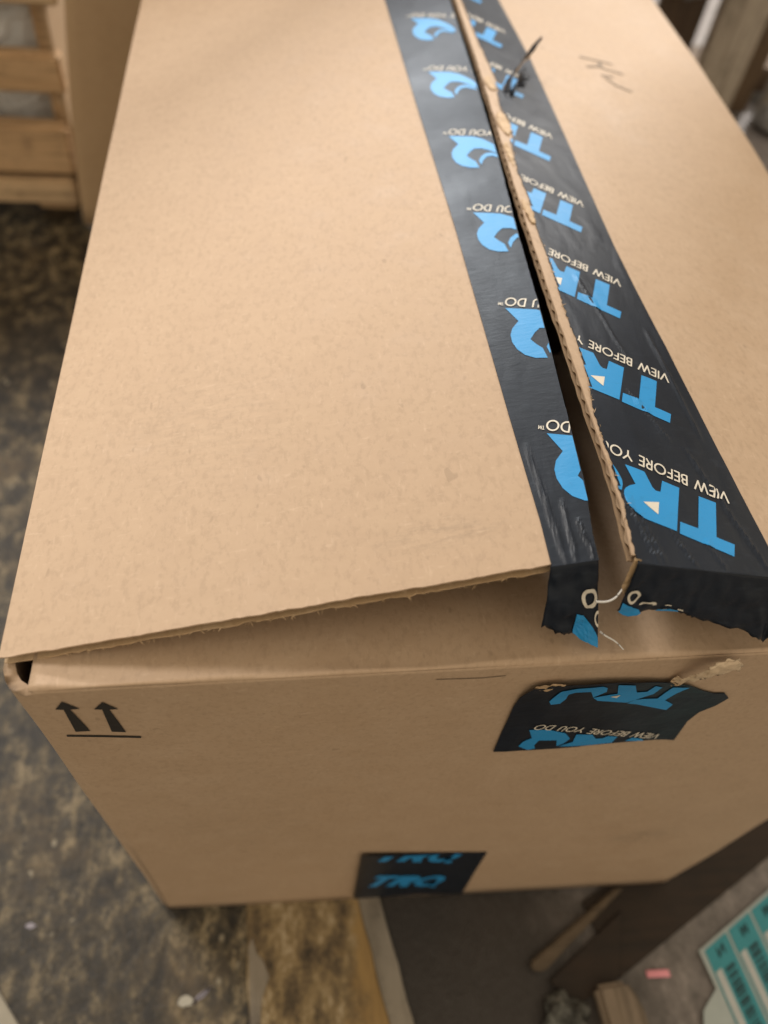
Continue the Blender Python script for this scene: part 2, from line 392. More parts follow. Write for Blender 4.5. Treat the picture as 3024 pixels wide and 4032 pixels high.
# ---- print on the tape
def conform(name, polys, cuts, mp, mat, parent, step=.006):
    """polys: list of 2-D outlines; cuts: (point, normal) half-planes kept on the negative side; mp maps (x,y) to 3-D"""
    bm = bmesh.new()
    for pl in polys:
        try: bm.faces.new([bm.verts.new((p[0], p[1], 0)) for p in pl])
        except ValueError: pass
    bmesh.ops.triangulate(bm, faces=bm.faces[:], ngon_method='EAR_CLIP')
    for co, no in cuts:
        bmesh.ops.bisect_plane(bm, geom=bm.verts[:] + bm.edges[:] + bm.faces[:], plane_co=(*co, 0), plane_no=(*no, 0), clear_outer=True)
    if not bm.faces: bm.free(); return None
    for ax in (0, 1):
        lo = min(v.co[ax] for v in bm.verts); hi = max(v.co[ax] for v in bm.verts)
        for k in range(1, int((hi - lo) / step) + 1):
            co = [0, 0, 0]; no = [0, 0, 0]; co[ax] = lo + k * step; no[ax] = 1
            bmesh.ops.bisect_plane(bm, geom=bm.verts[:] + bm.edges[:] + bm.faces[:], plane_co=co, plane_no=no)
    for v in bm.verts: v.co = mp(v.co.x, v.co.y)
    bmesh.ops.recalc_face_normals(bm, faces=bm.faces[:])
    return from_bm(name, bm, mat, parent)
def arc(cx, cy, rx, ry, a0, a1, n=12): return [(cx + rx * math.cos(math.radians(a0 + (a1 - a0) * k / n)), cy + ry * math.sin(math.radians(a0 + (a1 - a0) * k / n))) for k in range(n + 1)]
GL = {  # plain monoline capitals: advance, strokes
 'V': (.80, [[(0, 1), (.4, 0), (.8, 1)]]), 'I': (.14, [[(.07, 0), (.07, 1)]]), 'E': (.50, [[(.5, 1), (.07, 1), (.07, 0), (.5, 0)], [(.07, .52), (.45, .52)]]),
 'W': (1.2, [[(0, 1), (.3, 0), (.6, 1), (.9, 0), (1.2, 1)]]), 'B': (.55, [[(.07, 0), (.07, 1), (.3, 1)] + arc(.3, .76, .2, .24, 90, -90, 8) + [(.07, .52)], [(.3, .52)] + arc(.3, .26, .25, .26, 90, -90, 8) + [(.07, 0)]]),
 'F': (.48, [[(.48, 1), (.07, 1), (.07, 0)], [(.07, .52), (.42, .52)]]), 'O': (1.05, [arc(.525, .5, .48, .5, 0, 360, 22)]),
 'R': (.56, [[(.07, 0), (.07, 1), (.3, 1)] + arc(.3, .74, .22, .26, 90, -90, 8) + [(.07, .48)], [(.25, .48), (.56, 0)]]),
 'Y': (.75, [[(0, 1), (.375, .5), (.75, 1)], [(.375, .5), (.375, 0)]]), 'U': (.68, [[(.07, 1), (.07, .35)] + arc(.34, .33, .27, .33, 180, 360, 10) + [(.61, 1)]]),
 'D': (.78, [[(.07, 0), (.07, 1), (.28, 1)] + arc(.28, .5, .46, .5, 90, -90, 12) + [(.07, 0)]]), 'T': (.5, [[(0, 1), (.5, 1)], [(.25, 1), (.25, 0)]]), 'M': (.8, [[(0, 0), (.12, 1), (.4, .1), (.68, 1), (.8, 0)]]), ' ': (.34, [])}
def ribbons(st, wd):
    out = []
    for a, b in zip(st, st[1:]):
        dx, dy = b[0] - a[0], b[1] - a[1]; l = math.hypot(dx, dy) or 1e-9; ux, uy = dx / l, dy / l
        e = wd * .32
        a2 = (a[0] - ux * e, a[1] - uy * e); b2 = (b[0] + ux * e, b[1] + uy * e); nx, ny = -uy * wd / 2, ux * wd / 2
        out.append([(a2[0] + nx, a2[1] + ny), (b2[0] + nx, b2[1] + ny), (b2[0] - nx, b2[1] - ny), (a2[0] - nx, a2[1] - ny)])
    return out
def text_polys(s, cap, wsc=.9, track=.17, wd=.15):
    x = 0; out = []
    for ch in s:
        adv, sts = GL[ch]
        for st in sts:
            for q in ribbons(st, wd): out.append([((x + p[0]) * cap * wsc, p[1] * cap) for p in q])
        x += adv + track
    return out, (x - track) * cap * wsc
def place(polys, o, d, u): return [[(o[0] + p[0] * d[0] + p[1] * u[0], o[1] + p[0] * d[1] + p[1] * u[1]) for p in pl] for pl in polys]
LT = [(0.2179, 0.041), (0.2241, 0.0391), (0.2176, 0.0238), (0.2237, 0.0215), (0.2214, 0.0166), (0.2034, 0.0235), (0.2055, 0.0285), (0.2117, 0.0266)]
LR = [(0.1924, 0.0509), (0.1992, 0.0487), (0.2, 0.042), (0.2008, 0.0407), (0.2025, 0.0405), (0.2051, 0.0457), (0.211, 0.0435), (0.2026, 0.0243), (0.1916, 0.0281), (0.189, 0.0302), (0.1877, 0.0322), (0.1871, 0.0346), (0.1873, 0.0372), (0.188, 0.0389), (0.1892, 0.0403), (0.1911, 0.0415), (0.1935, 0.0424)]
LTRI = [(0.1938, 0.035), (0.2001, 0.0357), (0.1978, 0.0303)]
LQS = [(0.176, 0.062), (0.185, 0.0561), (0.1866, 0.0524), (0.1874, 0.0501), (0.1884, 0.0468), (0.1888, 0.0435), (0.1884, 0.0416), (0.1872, 0.039), (0.180, 0.041)]
ROWR = [(.2214, .0166), (.2197, .0756), (.2184, .135), (.2184, .1972), (.2187, .2606), (.2197, .3297), (.2207, .3969), (.2205, .466), (.2200, .537)]
FR0 = (.2214, .0166)
tag_polys, tag_len = text_polys('VIEW BEFORE YOU DO', .0046, .88)
dR = Vector((-.0397, .0150)).normalized(); uR = Vector((-.357, -.934))
base = place(tag_polys, (.2312, .0440), dR, uR)
for k, (rx, ry) in enumerate(ROWR):
    nxt = ROWR[k + 1][1] if k + 1 < len(ROWR) else ry + .071
    s = (nxt - ry) / .059
    tr = lambda p: ((p[0] - FR0[0]) + rx, (p[1] - FR0[1]) * (1 + (s - 1) * .9) + ry)
    yc = ry + .03 * s
    # keep only what lies right of the torn tape edge
    n0 = Vector((-(.03), (tR0(yc + .015) - tR0(yc - .015)))).normalized()
    segs = []
    for ya, yb in ((ry - .004, ry + .012 * s), (ry + .012 * s, ry + .024 * s), (ry + .024 * s, ry + .036 * s), (ry + .036 * s, ry + .06 * s)):
        segs.append((ya, yb))
    def cutset(polys, nm, mat, o):
        for ya, yb in segs:
            xm = max(tR0(ya + (yb - ya) * q / 6) for q in range(7)) * .5 + min(tR0(ya + (yb - ya) * q / 6) for q in range(7)) * .5 + .0003
            conform(nm, [[tr(p) for p in pl] for pl in polys], [((xm, 0), (-1, 0)), ((0, ya), (0, -1)), ((0, yb), (0, 1)), ((0, LEN - .002), (0, 1)), ((0, .0128), (0, -1))], lambda x, y: pRt(x, y, OT + o), mat, tapeR, .0022)
    cutset([LT, LR, LQS], 'logo_print', BLUE, .00015)
    cutset([LTRI], 'triangle_print', CREAM, .00026)
    cutset(base, 'slogan_print', CREAM, .00026)
Q0 = [(0, 0), (.0060, -.0020), (.0118, -.0040), (.0158, -.0072), (.0192, -.0118), (.0222, -.0168), (.0240, -.0225), (.0236, -.0262), (.0212, -.0232), (.0178, -.0190), (.0140, -.0158), (.0104, -.0150), (.0080, -.0172), (.0056, -.0206), (.0072, -.0238), (.0090, -.0265), (.0096, -.0322), (.0052, -.0312), (.0018, -.0287), (-.0004, -.0250), (-.0014, -.0205), (-.0012, -.0165), (.0002, -.0128), (.0034, -.0091)]
QF = [(.0110, -.0300), (.0106, -.0262), (.0124, -.0228), (.0150, -.0206), (.0180, -.0206), (.0212, -.0238), (.0232, -.0278), (.0205, -.0262), (.0178, -.0236), (.0150, -.0236), (.0128, -.0262)]
ROWL = [(.1710, .0003), (.1710, .0698), (.1703, .1395), (.1695, .2097), (.1694, .2813), (.1692, .3557), (.1686, .4305), (.168, .5065), (.1675, .583)]
dL = Vector((-.0095, .0034)).normalized(); uL = Vector((-.337, -.9415))
for k, (rx, ry) in enumerate(ROWL):
    s = ((ROWL[k + 1][1] if k + 1 < len(ROWL) else ry + .076) - ry) / .0698
    s = min(s, 1.08)
    tr = lambda p: (p[0] + rx, p[1] * s + ry)
    ya, yb = eL(max(.01, ry - .03)), eL(max(.01, ry + .01))
    nn = Vector((.04, -(yb - ya))).normalized()
    cuts = [((eL(max(.01, ry - .01)), ry - .01), tuple(nn)), ((0, .0172), (0, -1)), ((0, LEN - .002), (0, 1))]
    conform('logo_print', [[tr(p) for p in Q0]], cuts, lambda x, y: pLt(x, y, OT + .00015), BLUE, tapeL, .0022)
    conform('logo_fin_print', [[tr(p) for p in QF]], cuts, lambda x, y: pLt(x, y, OT + .00018), BLUE, tapeL, .0022)
    end = (.0016, .0060)
    dop = place(tag_polys, (end[0] - tag_len * dL.x, end[1] - tag_len * dL.y), dL, uL)
    tm, tl = text_polys('TM', .0016, .9, .12, .16); dop += place(tm, (end[0] + .0006 * dL.x + .003 * uL.x, end[1] + .0006 * dL.y + .003 * uL.y), dL, uL)
    conform('slogan_print', [[tr(p) for p in pl] for pl in dop], cuts, lambda x, y: pLt(x, y, OT + .00026), CREAM, tapeL, .0022)

# ---- tape ends hanging over the front edges of the flaps
def lerp_rows(top, bot, nrow, curl, nseed, amp):
    P = []
    n = len(top)
    for k in range(n):
        a, b = Vector(top[k]), Vector(bot[k]); row = []
        for j in range(nrow):
            t = j / (nrow - 1); p = a.lerp(b, t); p.y -= curl * math.sin(t * math.pi * .55); p.y += amp * (nz(p.x * 150 + nseed, p.z * 120, 2) * .7 + .6 * nz(p.x * 330 + nseed, p.z * 210, 5)) * min(1, t * 4); row.append(p)
        P.append(row)
    return P
def resample(pts, n): return [Vector((interp(t, [(i / (len(pts) - 1), p[0]) for i, p in enumerate(pts)]), interp(t, [(i / (len(pts) - 1), p[1]) for i, p in enumerate(pts)]), interp(t, [(i / (len(pts) - 1), p[2]) for i, p in enumerate(pts)]))) for t in lin(0, 1, n)]
topL = [pL(x, .0156, OT + .00005) for x in lin(.1598, .1744, 5)]
botL = [(.1612, .0095, H + .0100), (.1655, .0090, H + .0088), (.1700, .0085, H + .0072), (.1722, .0085, H + .0075), (.1770, .0075, H + .0040), (.1808, .0068, H + .0022), (.1828, .0065, H + .0012)]
P = lerp_rows(resample(topL, 26), resample(botL, 26), 20, .0022, 3, .0017)
for i in range(26): P[i][-1].z += .0022 * nz(i * 1.3, 3, 3); P[i][-2].z += .0005 * nz(i * .9, 3, 3)
vs, fs = [], []; grid_solid(vs, fs, P, (0, .00025, 0)); hangL = new_obj('tape', vs, fs, TAPE, box, True); hangL['label'] = 'torn left tape end hanging off the flap edge'
def hang_map(P, o):
    nu, nv = len(P), len(P[0])
    def mp(u, v):
        a = min(nu - 1.001, max(0, u * (nu - 1))); b = min(nv - 1.001, max(0, v * (nv - 1))); i, j = int(a), int(b); fa, fb = a - i, b - j
        p = P[i][j] * (1 - fa) * (1 - fb) + P[i + 1][j] * fa * (1 - fb) + P[i][j + 1] * (1 - fa) * fb + P[i + 1][j + 1] * fa * fb
        return p + Vector((0, -o, o * .25))
    return mp
ring = [arc(.0, .0, 1, 1, a, a + 20, 2) + arc(0, 0, .62, .62, a + 20, a, 2) for a in range(0, 360, 20)]
mpL = hang_map(P, .00035)
conform('slogan_print', [[(.80 + p[0] * .17, .42 + p[1] * .125) for p in q] for q in ring], [], mpL, CREAM, hangL, .08)
conform('slogan_print', [[(.99 + p[0] * .10, .66 + p[1] * .105) for p in q] for q in ring], [((1, 0), (1, 0))], mpL, CREAM, hangL, .08)
conform('logo_print', [[(.55, .66), (.66, .64), (.78, .80), (.82, .86), (.98, .88), (.995, 1), (.62, 1), (.50, .985), (.58, .86)]], [], mpL, BLUE, hangL, .06)
topR = [pR(x, .0100, OT + .00005) for x in lin(.1832, .2385, 9)]
botR = [(.1838, .0085, H + .0200), (.1880, .0082, H + .0176), (.1932, .0080, H + .0190), (.2010, .0080, H + .0206), (.2070, .0075, H + .0180), (.2120, .0070, H + .0158), (.2253, .0055, H + .0108), (.2340, .0040, H + .0085), (.2400, .003, H + .0050), (.2420, .003, H + .0020), (.2428, .003, H + .0075)]
P = lerp_rows(resample(topR, 60), resample(botR, 60), 20, .0016, 17, .0013)
for i in range(60): P[i][-1].z += .0017 * nz(i * 1.2, 9, 3)
vs, fs = [], []; grid_solid(vs, fs, P, (0, .00025, 0)); hangR = new_obj('tape', vs, fs, TAPE, box, True); hangR['label'] = 'torn right tape end hanging off the flap edge'
mpR = hang_map(P, .00035)
conform('slogan_print', [[(.07 + p[0] * .048, .62 + p[1] * .13) for p in q] for q in ring], [], mpR, CREAM, hangR, .05)
conform('slogan_print', [[(.185 + p[0] * .045, .80 + p[1] * .11) for p in q] for q in ring[9:]], [], mpR, CREAM, hangR, .05)
conform('slogan_print', [[(.29 + p[0] * .02, .90 + p[1] * .05) for p in q] for q in ring[11:16]] + [[(.35, .90), (.39, .91), (.39, .94), (.35, .93)]], [], mpR, CREAM, hangR, .05)
conform('logo_print', [[(.005, .78), (.09, .80), (.15, .89), (.18, 1), (.005, 1)], [(.25, .96), (.36, .95), (.36, 1), (.24, 1)]], [], mpR, BLUE, hangR, .05)
# ---- loose threads of the tape
tube('tape_thread', spline([(.1755, .0080, H + .0245), (.1790, .0078, H + .0246), (.1818, .0085, H + .0258), (.1842, .0105, H + .0287)]), lambda t: .00042 - .0001 * t, THREAD, box)
tube('tape_thread', spline([(.1822, .0062, H + .0075), (.1845, .0058, H + .0054), (.1880, .0040, H + .0042), (.1905, .0015, H + .0030)]), lambda t: .00040 - .00018 * t, THREAD, box)
# ---- torn paper on the right flap's front corner, bare fluff along its cut edge
def scrap(name, poly, mp, mat, parent, th=.0004, seed=0, amp=.0008, sub=2):
    bm = bmesh.new(); bm.faces.new([bm.verts.new((p[0], p[1], 0)) for p in poly]); bmesh.ops.triangulate(bm, faces=bm.faces[:])
    for _ in range(sub): bmesh.ops.subdivide_edges(bm, edges=bm.edges[:], cuts=1, use_grid_fill=True)
    for v in bm.verts:
        x, y = v.co.x, v.co.y
        if v.is_boundary: x += amp * .7 * nz(x * 900, y * 900, seed); y += amp * .7 * nz(x * 900, y * 900, seed + 9)
        v.co = mp(x, y) + Vector((nz(x * 400, y * 400, seed + 1), nz(x * 400, y * 400, seed + 2), nz(x * 400, y * 400, seed + 3))) * amp
    g = bmesh.ops.solidify(bm, geom=bm.faces[:], thickness=th)
    return from_bm(name, bm, mat, parent, True)
tf = [(.1768, .0525), (.1806, .0475), (.1849, .0367), (.1863, .0312), (.1854, .0262), (.1832, .0278), (.1819, .0348), (.1813, .0400), (.1795, .0432)]
scrap('torn_paper', [(.1823, .0440), (.1846, .0425), (.1858, .0367), (.1866, .0312), (.1856, .0262), (.1834, .0272), (.1824, .0320), (.1818, .0390)], lambda x, z: Vector((x, .0108 + (z - .043) * .12, H + z)), KRAFT_RAW, box, .0005, 4, .0007)
edge_fibres = []
for k in range(150):
    y = random.uniform(.018, .46); x = tR0(y) - random.uniform(-.0006, .0012)
    p = pR(x, y, .0003); d = Vector((random.uniform(-1, .5), random.uniform(-1, 1), random.uniform(.1, .9))).normalized() * random.uniform(.0008, .0026)
    edge_fibres.append((p, d))
for k in range(90):
    u = random.random(); x = u * .155; y = frontL(x) - .0004
    p = pL(x, y, -.0034 + random.uniform(-.0004, .0006)); d = Vector((random.uniform(-1, 1), random.uniform(-.9, 0), random.uniform(-1.2, -.1))).normalized() * random.uniform(.0006, .0022)
    edge_fibres.append((p, d))
vs, fs = [], []
for p, d in edge_fibres:
    a = d.orthogonal().normalized() * .00014; b = len(vs); m = p + d * .55 + Vector((0, 0, .0002))
    vs += [p + a, p - a, m + a * .8, m - a * .8, p + d]; fs += [(b, b + 1, b + 3, b + 2), (b + 2, b + 3, b + 4)]
fib = new_obj('paper_fibre', vs, fs, KRAFT_RAW, box); fib['kind'] = 'stuff'
# curls of torn tape and liner standing off the right flap
vs, fs = [], []; P = []
def shred(name, pts, w0, w1, mat, seed, twist=1.5, th=.0002):
    vs, fs = [], []; P = []; ax = spline(pts, 8)
    for i, p in enumerate(ax):
        t = i / (len(ax) - 1); wd = (w0 + (w1 - w0) * t) * (1 + .35 * nz(t * 7, seed, 1)); a = .5 + twist * t + .9 * nz(t * 3, seed, 6)
        d = Vector((.80 * math.cos(a), -.55 * math.cos(a), math.sin(a)))
        P.append([p + d * wd * q + Vector((0, 0, .0007 * nz(t * 12, q * 2, seed))) + Vector((1, -.6, 0)) * .0005 * nz(t * 14, q * 3, seed + 3) for q in (-1, -.5, 0, .5, 1)])
    grid_solid(vs, fs, P, (0.0001, 0, -th)); return new_obj(name, vs, fs, mat, box, True)
shred('tape_curl', [(.2085, .3300, H + .0375), (.2130, .3400, H + .0415), (.2210, .3530, H + .0448), (.2310, .3690, H + .0452), (.2430, .3900, H + .0455)], .0046, .0008, TAPE, 3)['label'] = 'curled sliver of torn black tape'
shred('tape_curl', [(.2110, .3280, H + .0362), (.2160, .3370, H + .0392), (.2220, .3470, H + .0395), (.2290, .3570, H + .0375)], .0042, .0022, TAPE, 8, 2.2)
shred('torn_paper', [(.2095, .3330, H + .0378), (.2150, .3430, H + .0408), (.2240, .3580, H + .0420), (.2330, .3730, H + .0415)], .0016, .0005, KRAFT_RAW, 14, 1.0)
for sd, (cy, wy, wx) in enumerate(((.291, .013, .0082), (.338, .009, .0075), (.258, .012, .0036), (.205, .012, .0045))):
    pts = [(eR(cy) + .0006 + (.5 + .5 * math.cos(a)) * wx * (.85 + .3 * nz(a, sd, 1)), cy + math.sin(a) * wy * (.9 + .3 * nz(a, sd, 5))) for a in [i * math.pi / 7 for i in range(14)]]
    scrap('torn_paper', pts, lambda x, y: pR(x, y, .0007 + .0007 * nz(x * 300, y * 200, 3)), KRAFT_RAW, box, .0005, 20 + sd, .0008)

# ---- marks on the box
def yfront(x, z, o): return Vector((xF(x, -z), yF(x, -z) - o, H + z))
A1 = [(0.0077, -0.0099), (0.0118, -0.0166), (0.0088, -0.0166), (0.0112, -0.0369), (0.0064, -0.0368), (0.0068, -0.0166), (0.0044, -0.0160)]
A2 = [(0.0195, -0.0122), (0.0234, -0.0188), (0.0206, -0.0187), (0.0226, -0.04), (0.018, -0.0388), (0.0184, -0.0184), (0.016, -0.0178)]
AL = [(0.0029, -0.0392), (0.0271, -0.0447), (0.0269, -0.0463), (0.0027, -0.0408)]
for a in (A1, A2): conform('arrow_print', [a], [], lambda x, z: yfront(x, z, .0003), BLACK, front)
conform('line_print', [AL], [], lambda x, z: yfront(x, z, .0003), BLACK, front)
for st in ([(0.2814, 0.4189), (0.3056, 0.4213)], [(0.2828, 0.405), (0.2924, 0.4101), (0.2954, 0.4173)], [(0.2954, 0.4173), (0.2948, 0.4088), (0.3098, 0.4084)], [(0.2907, 0.3966), (0.2989, 0.3982)], [(0.2927, 0.3933), (0.2977, 0.3861), (0.3074, 0.3828)]):
    conform('pencil_stroke', ribbons(st, .0019), [], lambda x, y: pR(x, y, .0003), PENCIL, fR)
# ---- torn tape patch on the front panel
PATCH = [(0.1635, -0.016), (0.1684, -0.0170), (0.1695, -0.0145), (0.1737, -0.0150), (0.1793, -0.0142), (0.1907, -0.0145), (0.2056, -0.0160), (0.2156, -0.0180), (0.2182, -0.0205), (0.2258, -0.0235), (0.2343, -0.0298), (0.2404, -0.0331), (0.2453, -0.0338), (0.2494, -0.0386), (0.2473, -0.0444), (0.2432, -0.0511), (0.2425, -0.0604), (0.2456, -0.0801), (0.2289, -0.0779), (0.2145, -0.08), (0.1933, -0.0816), (0.1654, -0.0814), (0.1617, -0.0356), (0.1615, -0.0258)]
def solid_patch(name, poly, mp, mat, parent, th):
    bm = bmesh.new(); bm.faces.new([bm.verts.new((p[0], p[1], 0)) for p in poly]); bmesh.ops.triangulate(bm, faces=bm.faces[:])
    for ax in (0, 1):
        lo = min(v.co[ax] for v in bm.verts); hi = max(v.co[ax] for v in bm.verts)
        for k in range(1, int((hi - lo) / .005) + 1):
            co = [0, 0, 0]; no = [0, 0, 0]; co[ax] = lo + k * .005; no[ax] = 1
            bmesh.ops.bisect_plane(bm, geom=bm.verts[:] + bm.edges[:] + bm.faces[:], plane_co=co, plane_no=no)
    for v in bm.verts: v.co = mp(v.co.x, v.co.y)
    g = bmesh.ops.extrude_face_region(bm, geom=bm.faces[:])
    for v in [e for e in g['geom'] if isinstance(e, bmesh.types.BMVert)]: v.co.y += abs(th)
    bmesh.ops.recalc_face_normals(bm, faces=bm.faces[:])
    return from_bm(name, bm, mat, parent)
def wav(x, z): return .0008 + .0005 * nz(x * 90, z * 60, 4) + .0022 * max(0, (z + .034) / .02) ** 2
patch = solid_patch('tape', PATCH, lambda x, z: yfront(x, z, wav(x, z)), TAPE, box, -.0003); patch['label'] = 'torn-off tape end stuck to the front panel'
P1 = [[(0.1741, -0.0308), (0.1754, -0.0206), (0.18, -0.0175), (0.1894, -0.0168), (0.1927, -0.0205), (0.1944, -0.0254), (0.1922, -0.0287), (0.1909, -0.0301), (0.1877, -0.0237), (0.1818, -0.023), (0.1796, -0.025), (0.1803, -0.03), (0.1793, -0.034), (0.1757, -0.034)], [(0.1911, -0.0306), (0.1995, -0.0277), (0.1953, -0.017), (0.202, -0.0178), (0.2066, -0.027), (0.2105, -0.0267), (0.211, -0.0204), (0.2145, -0.0225), (0.2143, -0.0297), (0.207, -0.037), (0.1938, -0.0335)], [(0.2128, -0.0344), (0.218, -0.0343), (0.2192, -0.0235), (0.2269, -0.0255), (0.2242, -0.031), (0.222, -0.0365), (0.2274, -0.0413), (0.2266, -0.0459), (0.2073, -0.0379), (0.2092, -0.0348)]]
P2 = [[(0.1745, -0.0586), (0.184, -0.0607), (0.1916, -0.0649), (0.1953, -0.0705), (0.1939, -0.0754), (0.1917, -0.0777), (0.1898, -0.0712), (0.1821, -0.0706), (0.1813, -0.0752), (0.1827, -0.079), (0.1798, -0.0802), (0.1744, -0.075), (0.1751, -0.0701), (0.1781, -0.0675)], [(0.1927, -0.0783), (0.1976, -0.0739), (0.1969, -0.0668), (0.204, -0.0675), (0.2073, -0.0726), (0.2104, -0.0731), (0.2121, -0.0709), (0.2165, -0.0717), (0.2164, -0.0783), (0.2093, -0.0795)], [(0.2217, -0.0767), (0.2237, -0.0733), (0.2286, -0.0752), (0.2307, -0.0775)]]
for pl in P1 + P2: conform('logo_print', [pl], [], lambda x, z: yfront(x, z, wav(x, z) + .0003), BLUE, patch)
conform('triangle_print', [[(.1975, -.0300), (.2010, -.0288), (.2005, -.0315)]], [], lambda x, z: yfront(x, z, wav(x, z) + .0005), CREAM, patch)
tp, tl = text_polys('VIEW BEFORE YOU DO', .0042, .84)
k = .0620 / tl
tp = place([[(p[0] * k, p[1]) for p in pl] for pl in tp], (.2362, -.0718), Vector((-.0612, .0184)).normalized(), Vector((-.29, -.957)) * -1 * -1)
conform('slogan_print', tp, [], lambda x, z: yfront(x, z + .0, wav(x, z) + .0004), CREAM, patch)
# torn liner curling up off the panel above the patch
def curl(name, pts, rise, seed):
    vs, fs = [], []; P = []
    for i, (a, b) in enumerate(pts):
        row = []; A, B = Vector(a), Vector(b)
        for t in lin(0, 1, 7):
            p = A.lerp(B, t); p.y -= rise * math.sin(t * 2.4) + .0006 * nz(i * .8, t * 3, seed); p.z += .0010 * nz(i * 1.3, t * 4, seed + 4); row.append(p)
        P.append(row)
    grid_solid(vs, fs, P, (0, .0006, 0)); o = new_obj(name, vs, fs, KRAFT_RAW, box, True); return o
def lift_curl(x, z):
    y = -.0014 - .0052 * math.sin(min(1, max(0, (x - .2175) / .024)) * 2.7) * (.55 + .45 * math.sin(min(1, max(0, (z + .024) / .018)) * 3.0)); k = 1 + y / .109
    return Vector((.0752 + (x - .0752) * k, y, H + .2266 + (z - .2266) * k))
PAPER = kraft('torn_paper_pulp', (.60, .47, .33), (.50, .37, .24), (.70, .58, .43))
FC = [(.2180, -.0180), (.2225, -.0196), (.2262, -.0160), (.2294, -.0095), (.2318, -.0058), (.2363, -.0062), (.2405, -.0110), (.2412, -.0150), (.2351, -.0190), (.2296, -.0226), (.2225, -.0240), (.2180, -.0226)]
scrap('torn_paper', FC, lift_curl, PAPER, box, .0004, 3, .0011, 3)
scrap('torn_paper', [(.2150, -.0172), (.2185, -.0168), (.2215, -.0186), (.2200, -.0215), (.2172, -.0224), (.2150, -.0208)], lambda x, z: Vector((x, -.0016, H + z)), KRAFT_RAW, box, .0004, 9, .0007, 3)
scrap('torn_paper', [(.1640, -.0150), (.1690, -.0138), (.1742, -.0136), (.1744, -.0156), (.1705, -.0172), (.1690, -.0196), (.1672, -.0180), (.1640, -.0178)], lambda x, z: Vector((x, -.0022, H + z)), KRAFT_OLD, box, .0003, 15, .0007, 3)
conform('score_crack', ribbons([(.128, -.0086), (.136, -.0090), (.144, -.0094), (.152, -.0086)], .0005), [], lambda x, z: yfront(x, z, .00025), PENCIL, front)
# ---- tape end at the foot of the front panel
LOWP = [(0.1192, -0.2332), (0.195, -0.2471), (0.1997, -0.3575), (0.1222, -0.3467)]
low = solid_patch('tape', LOWP, lambda x, z: Vector((x, yF(x, -z) * .0 - .0008 + min(0, yF(x, -z)) , H + z)), TAPE, box, -.0003); low['label'] = 'tape end stuck low on the front panel'
lowmap = lambda x, z: Vector((x, -.0012 + min(0, yF(x, -z)), H + z))
def up_t(p, o, d, u, k=1): return ((p[0] - o[0]) * d[0] * k + (p[1] - o[1]) * d[1] * k, (p[0] - o[0]) * u[0] * k + (p[1] - o[1]) * u[1] * k)
UP = [[up_t(p, FR0, dR, uR) for p in pl] for pl in (LT, LR)] + [[(.0508 + .0112 * p[0], -.0108 + .0108 * p[1]) for p in arc(0, 0, 1, 1, a, a + 20, 2) + arc(0, 0, .52, .52, a + 20, a, 2)] for a in range(0, 360, 20)] + [[(.0530, -.0150), (.0572, -.0128), (.0650, -.0228), (.0590, -.0228)]]
dd, du = Vector((.93, -.36)), Vector((.30, .98))
for oy in (-.2190, -.2830, -.3470):
    conform('logo_print', [[(.1335 + (a * dd.x * .86 + b * du.x * 1.25), oy + (a * dd.y * .86 + b * du.y * 1.25)) for a, b in pl] for pl in UP],
            [((.12, -.2352), (.18, .98)), ((.1225, -.3455), (-.14, -.99)), ((.196, 0), (1, 0))], lowmap, BLUE, low, .01)
# ================================================================== carton standing behind on the left
car = empty('shipping_carton', (-.16, .81, 0)); tag(car, 'plain brown carton standing behind the big box, beside the slatted crate', 'carton')
inv = Vector((-.16, .81, 0))
vs, fs = [], []; P = []
for u in [0, .03, .06, .1, .16, .24] + lin(.3, 1, 10):
    row = []
    for z in lin(.004, .60, 24):
        xc = -.158 + .034 * (z / .25) ** 1.4 * .9 if z < .3 else -.158 + .034 * (.3 / .25) ** 1.4 * .9
        r = .014; a = min(1, u / .1) * math.pi / 2
        x = xc + r - r * math.cos(a) + max(0, u - .1) * .42; y = .806 + r - r * math.sin(a) + .003 * nz(x * 9, z * 7, 2)
        row.append(Vector((x, y, z)) - inv)
    P.append(row)
grid_solid(vs, fs, P, (.003, .005, 0)); new_obj('front_panel', vs, fs, KRAFT_OLD, car, True)
box_mesh('side_panel', (.006, .016, .004), (.011, .30, .58), KRAFT_OLD, car, .001)
box_mesh('top_panel', (.055, .006, .592), (.38, .30, .596), KRAFT_OLD, car, .001)

# ================================================================== slatted crate with wrapped load, far left
WA = wood('crate_pine', (.66, .45, .26), (.54, .35, .19), (.26, .17, .10), 'x', .4)
WB2 = wood('crate_pine_pale', (.72, .53, .33), (.60, .42, .25), (.28, .20, .13), 'x', .4)
crate = empty('wooden_crate', (-.30, .82, 0)); tag(crate, 'slatted pine crate on the floor behind the box, far left', 'crate')
co = Vector((-.30, .82, 0))
def cb(name, lo, hi, mat): return box_mesh(name, Vector(lo) - co, Vector(hi) - co, mat, crate, .003, .001)
X0, X1 = -.95, -.152
for k, (za, zb, xe, mt) in enumerate(((.026, .058, -.1575, WB2), (.066, .122, -.1525, WA), (.158, .199, -.1450, WA), (.247, .305, -.1330, WB2), (.345, .40, -.1300, WA), (.44, .50, -.1300, WB2), (.54, .60, -.1300, WA), (.64, .70, -.1300, WA))):
    cb('slat', (X0, .820 - .004 * (k < 2), za), (xe, .842, zb), mt)
cb('foot_block', (-.215, .846, .001), (-.166, .90, .064), WA)
cb('rail', (-.170, .846, .134), (-.148, .87, .146), WB2)
cb('post', (-.172, .850, .066), (-.150, .905, .72), WA)
cb('post', (X0, .850, .0), (X0 + .05, .905, .72), WB2)
cb('post', (-.185, 1.36, .0), (-.152, 1.42, .72), WB2)
cb('post', (X0, 1.36, .0), (X0 + .05, 1.42, .72), WB2)
